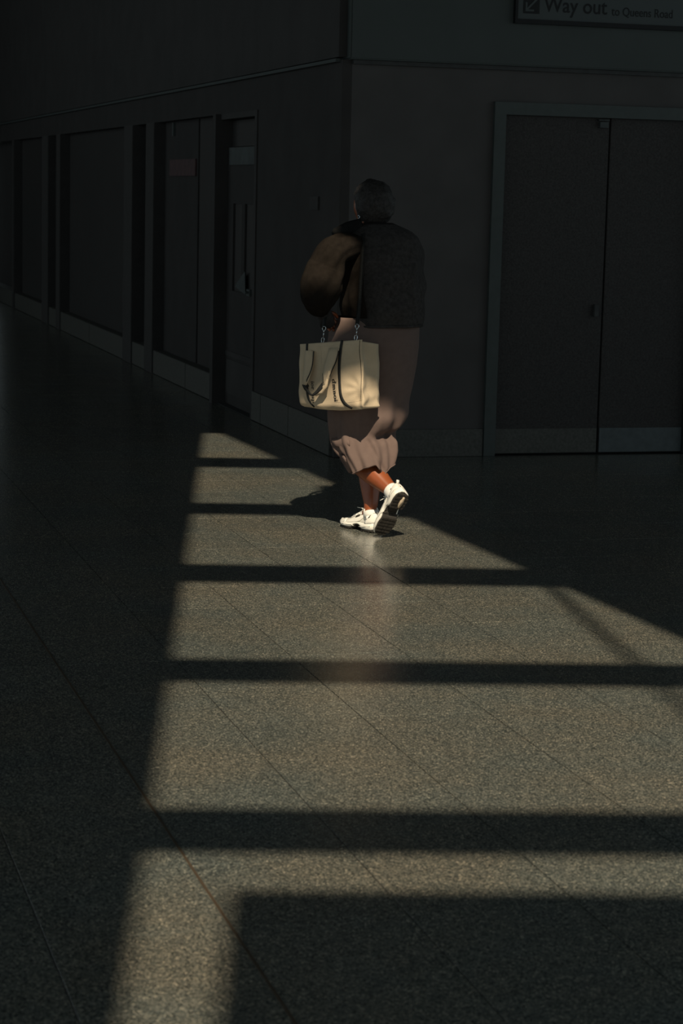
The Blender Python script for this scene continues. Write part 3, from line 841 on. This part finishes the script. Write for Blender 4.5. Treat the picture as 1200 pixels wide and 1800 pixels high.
for j in range(NZ + 1):
    t = j / NZ
    ring = [face_pt(i / NX, t) for i in range(NX + 1)]
    fr, fl = face_pt(1, t), face_pt(0, t)
    lift = Z * (-.026)
    k = .045 * (1 - t) + .006                                  # the gusset folds in, most at the top
    wr_ = lambda q: .006 * math.sin(t * 26 + q * 4) * max(0, t - .55) * 2
    br = fr + dpt * THK + wvn * (.012) + lift * (1 - t)
    bl = fl + dpt * THK + wvn * (-.004) + lift * (1 - t)
    for q in range(1, 10):
        f = q / 10; fold = 1 - abs(2 * f - 1)
        ring.append(fr.lerp(br, f) - wvn * (k * fold + wr_(f)) + dpt * wr_(f + 1))
    for i in range(NX + 1):
        s = 1 - i / NX
        ring.append(bl.lerp(br, s) + dpt * (.010 * math.sin(math.pi * s)))
    for q in range(1, 10):
        f = q / 10; fold = 1 - abs(2 * f - 1)
        ring.append(bl.lerp(fl, f) + wvn * (k * fold))
    rings.append(ring)
# round the base under
cb = sum(rings[-1], Vector()) / len(rings[-1])
for f, dz in ((.08, -.006), (.3, -.010), (.7, -.011)):
    rings.append([p.lerp(cb, f) + Z * dz for p in rings[NZ]])
loft(bm, rings, cap=(False, True))
bagb = from_bm('bag_body', bm, M['canvas'], tote, smooth=True)
mo = bagb.modifiers.new('s', 'SOLIDIFY'); mo.thickness = .0025; mo.offset = -1
def strip(name, path, wd, m, th=.002, off=.003, parent=tote, k=8):
    bm = bmesh.new(); pts = []
    P = catmull([Vector((s, t, 0)) for s, t in path], k)
    rr = []
    for i, q in enumerate(P):
        a = P[max(0, i - 1)]; b = P[min(len(P) - 1, i + 1)]; d = b - a
        d = Vector((d.x * .32, d.y * .30, 0)).normalized(); n_ = Vector((-d.y, d.x, 0))
        ds, dt = n_.x * wd / 2 / .32, n_.y * wd / 2 / .30
        rr.append([face_pt(q.x + ds, q.y + dt, off), face_pt(q.x - ds, q.y - dt, off), face_pt(q.x - ds, q.y - dt, off - th), face_pt(q.x + ds, q.y + dt, off - th)])
    loft(bm, rr)
    return from_bm(name, bm, m, parent, smooth=True)
# px -> (s,t) on the face
def st(px, py): 
    s = (px - 527) / 110.0; yt = lerp(605, 597, s); yb = lerp(713, 719, s); return s, (py - yt) / (yb - yt)
strip('webbing_strap', [st(603.8, 597.5), st(601, 625), st(600, 660), st(601.5, 690), st(606, 706), st(615, 717)], .0130, M['webbing'])
strip('webbing_strap', [st(541.3, 604), st(541.3, 616)], .0110, M['webbing'])
strip('webbing_strap', [st(540.5, 676), st(541, 692), st(543.5, 702), st(552, 713.5)], .0110, M['webbing'])
strip('hem_stitch', [(0.02, .055), (.5, .055), (.99, .055)], .0012, M['cream'], off=.0006, th=.0005)
strip('fold_shade_line', [st(633, 598.5), st(632.5, 630), st(634, 665), st(633.5, 690), st(630, 703)], .0020, M['ink'], off=.0008, th=.0008)  # dark line paints the shade along the bag's front fold
strip('base_seam', [st(590, 704), st(612, 706), st(634, 704)], .0012, M['cream'], off=.0008, th=.0005)
strip('pocket_seam', [st(580, 611.5), st(582, 650)], .0012, M['cream'], off=.0008, th=.0005)
strip('pocket_seam', [st(566, 608), st(568, 640)], .0012, M['cream'], off=.0008, th=.0005)
# the hanging loop handle: two cream falls and a black-backed bottom that stand off the face
def fp(px, py, out): s, t = st(px, py); return face_pt(s, t, out)
bm = bmesh.new()
def fall(bm, rows):                       # rows of (xl, xr, y, out_l, out_r)
    rr = []
    for xl, xr, y, ol, orr, *dy in rows:
        d = dy[0] if dy else 0
        rr.append([fp(lerp(xl, xr, k / 4), y + d * k / 4, lerp(ol, orr, k / 4) + .004 * math.sin(math.pi * k / 4)) for k in range(5)])
    loft(bm, rr, closed=False)
fall(bm, [(540, 552, 616, .004, .004), (539, 556, 617, .005, .005), (538.5, 555.5, 630, .008, .009), (538, 555, 645, .012, .016), (537.5, 553, 658, .017, .024), (538, 550, 668, .022, .028), (540, 546, 675, .028, .030)])
fall(bm, [(583, 600, 611.5, .004, .004), (581, 600, 620, .006, .007), (578.5, 597, 632, .010, .012), (576, 593, 645, .015, .020), (575.5, 590, 655, .020, .027), (577, 586.5, 664, .026, .031), (578, 581, 671.5, .030, .033)])
hl = from_bm('handle', bm, M['canvas'], tote, smooth=True, label='cream carrying handle drooping in a loop')
mo = hl.modifiers.new('s', 'SOLIDIFY'); mo.thickness = .0022
bm = bmesh.new()
fall(bm, [(586, 590, 650, .026, .026), (584, 589, 658, .030, .029), (580, 586, 669, .034, .034), (577.5, 584, 674, .036, .036)])
fall(bm, [(584, 586.5, 664, .033, .033), (579, 585, 673, .036, .036, 4), (572, 577, 684, .036, .034, 4), (563, 565, 691, .034, .032, 2)])
h3 = from_bm('handle_lining', bm, M['canvas'], tote, smooth=True, label='cream inner turn of the handle')
mo = h3.modifiers.new('s', 'SOLIDIFY'); mo.thickness = .0015
bm = bmesh.new()
q = catmull([fp(539.5, 674, .028), fp(543, 680.5, .031), (fp(550, 687, .034)), fp(558, 691.5, .036), fp(566, 687.5, .037), fp(573, 680.5, .037), fp(578.5, 673, .036)], 5)
wd = [.013, .015, .013, .009, .015, .020, .021]
wds = [interp(i / (len(q) - 1), [(k / 6, w_) for k, w_ in enumerate(wd)]) for i in range(len(q))]
sds = [(q[min(i + 1, len(q) - 1)] - q[max(i - 1, 0)]).cross(dpt) for i in range(len(q))]
ribbon(bm, q, sds, wds, .0025)
from_bm('handle_underside', bm, M['webbing'], tote, smooth=True, label='black underside of the drooping handle')
bm = bmesh.new()
for path in ([(555.5, 617, .010), (554.5, 640, .018), (552, 655, .026), (547, 668, .031), (546, 678, .012)], [(600, 616, .009), (597, 634, .014), (592, 650, .024), (588, 661, .030)], [(575.7, 655, .021), (577.2, 665, .027), (577.5, 671, .030)]):
    tube(bm, catmull([fp(*p) for p in path], 5), .0026, n=6)
from_bm('handle_edge', bm, M['webbing'], tote, smooth=True, label='thin black edge binding')
# lettering, turned on its side (reads downwards)
def glyph(ch):
    """strokes in em units: polygons as lists of quads"""
    Q = []
    def bar(x0, x1, y0, y1): Q.append([(x0, y0), (x1, y0), (x1, y1), (x0, y1)])
    def arc(cx, cy, rx, ry, a0, a1, wv, wh, n=14):
        for k in range(n):
            t0, t1 = math.radians(lerp(a0, a1, k / n)), math.radians(lerp(a0, a1, (k + 1) / n))
            def o(t, q): return (cx + math.cos(t) * (rx - wv * q), cy + math.sin(t) * (ry - wh * q))
            Q.append([o(t0, 0), o(t1, 0), o(t1, 1), o(t0, 1)])
    s = .15
    if ch == 'i': bar(.1, .1 + s, 0, .62); bar(0, .36, 0, .05); bar(0, .12, .57, .62); arc(.17, .85, .09, .09, 0, 360, .088, .088); wd = .40
    elif ch == 'n': bar(.1, .1 + s, 0, .62); bar(0, .34, 0, .05); bar(0, .12, .57, .62); arc(.40, .40, .20, .22, 0, 180, .15, .05); bar(.45, .60, 0, .42); bar(.38, .70, 0, .05); wd = .74
    elif ch == 'u': bar(.1, .25, .2, .62); bar(0, .14, .57, .62); arc(.35, .22, .25, .22, 180, 360, .15, .05); bar(.48, .63, 0, .62); bar(.38, .5, .57, .62); bar(.6, .74, 0, .05); wd = .78
    elif ch == 'm': bar(.1, .25, 0, .62); bar(0, .34, 0, .05); bar(0, .12, .57, .62); arc(.38, .40, .19, .22, 0, 180, .15, .05); bar(.42, .57, 0, .42); bar(.37, .64, 0, .05); arc(.71, .40, .19, .22, 0, 180, .15, .05); bar(.75, .90, 0, .42); bar(.68, 1.0, 0, .05); wd = 1.04
    elif ch == 'o': arc(.32, .31, .32, .33, 0, 360, .17, .05, 24); wd = .70
    elif ch == 'r': bar(.1, .25, 0, .62); bar(0, .36, 0, .05); bar(0, .12, .57, .62); arc(.38, .42, .16, .20, 20, 180, .10, .06); arc(.46, .50, .08, .08, 0, 360, .078, .078); wd = .56
    elif ch == 'd': arc(.30, .31, .30, .33, 0, 360, .16, .05, 24); bar(.44, .59, 0, .98); bar(.34, .46, .93, .98); bar(.57, .70, 0, .05); wd = .74
    elif ch == 'p': arc(.40, .31, .30, .33, 0, 360, .16, .05, 24); bar(.1, .25, -.36, .62); bar(0, .12, .57, .62); bar(0, .36, -.36, -.31); wd = .74
    return Q, wd
def word(txt, px0, py0, px1, py1, xh):     # baseline runs from p0 down to p1; letter tops point right
    bm = bmesh.new(); adv = sum(glyph(c)[1] for c in txt); x = 0
    for c in txt:
        Q, wd_ = glyph(c)
        for poly in Q:
            rr = []
            for off in (.0030, .0022):
                row = []
                for gx, gy in poly:
                    f = (x + gx) / adv
                    row.append(fp(lerp(px0, px1, f) + gy * xh, lerp(py0, py1, f), off))
                rr.append(row)
            loft(bm, rr)
        x += wd_
    from_bm('lettering', bm, M['ink'], tote, label='black serif print running down the canvas')
word('dmnoi', 586.2, 665, 589.6, 703.5, 7.0)
word('ior', 548.5, 669, 549.0, 684, 7.0)
word('up', 549.0, 692, 550.5, 706.5, 7.0)
# swivel clips and shoulder strap
def clip(base, topp):
    bm = bmesh.new(); ax = (topp - base); ln = ax.length; ax.normalize(); sd = wvn
    def loopc(c, rx, rz, r, a0=0, a1=360, n=20):
        tube(bm, [c + sd * (rx * math.sin(math.radians(lerp(a0, a1, k / n)))) + ax * (rz * math.cos(math.radians(lerp(a0, a1, k / n)))) for k in range(n + 1)], r, n=8)
    loopc(base + ax * .014, .0075, .013, .0017, 20, 340)
    tube(bm, [base + ax * .026 + sd * .002, base + ax * (ln - .016)], .0020, n=8)
    tube(bm, [base + ax * .022 + sd * .006, base + ax * .032, base + ax * (ln - .02) - sd * .001], .0012, n=6)
    tube(bm, [base + ax * (ln - .018), base + ax * (ln - .012)], .0034, n=10)
    c = base + ax * (ln - .004)
    loopc(c + ax * .003, .0095, .010, .0017, 0, 360)
    return from_bm('swivel_clip', bm, M['steel'], tote, smooth=True, label='silver swivel clip')
c1b, c1t = fp(625.5, 599, -.004), ray(627.5, 573, 9.665)
c2b, c2t = fp(567.5, 603, -.004), ray(569.5, 577, 9.745)
clip(c1b, c1t); clip(c2b, c2t)
bm = bmesh.new()
sp_ = catmull([c1t + Z * .006, ray(629.5, 552, 9.70), ray(632, 520, 9.73), ray(634.5, 480, 9.765), ray(637, 440, 9.80), ray(638, 415, 9.85), ray(637, 402, 9.92), C + Lf * .085 + Z * 1.43 + H * .03, C + Lf * .10 + H * .12 + Z * 1.38], 6)
ribbon(bm, sp_, wvn, .019, .0028)
ss_ = from_bm('shoulder_strap', bm, M['webbing'], tote, smooth=True, label='long black shoulder strap')
bm = bmesh.new()
sp2 = catmull([c2t + Z * .006, ray(571, 560, 9.79), ray(578, 530, 9.86), C + Lf * .215 + H * .13 + Z * 1.20, C + Lf * .16 + H * .15 + Z * 1.30, C + Lf * .10 + H * .12 + Z * 1.38], 6)
ribbon(bm, sp2, wvn, .019, .0028)
from_bm('shoulder_strap', bm, M['webbing'], tote, smooth=True)
bm = bmesh.new()
for s_ in (-1, 1):
    tube(bm, [p + wvn * .0075 * s_ - Vector((0, .0016, 0)) for p in sp_[:30]], .0007, n=5)
from_bm('strap_stitch', bm, M['sleeve'], tote, smooth=True)
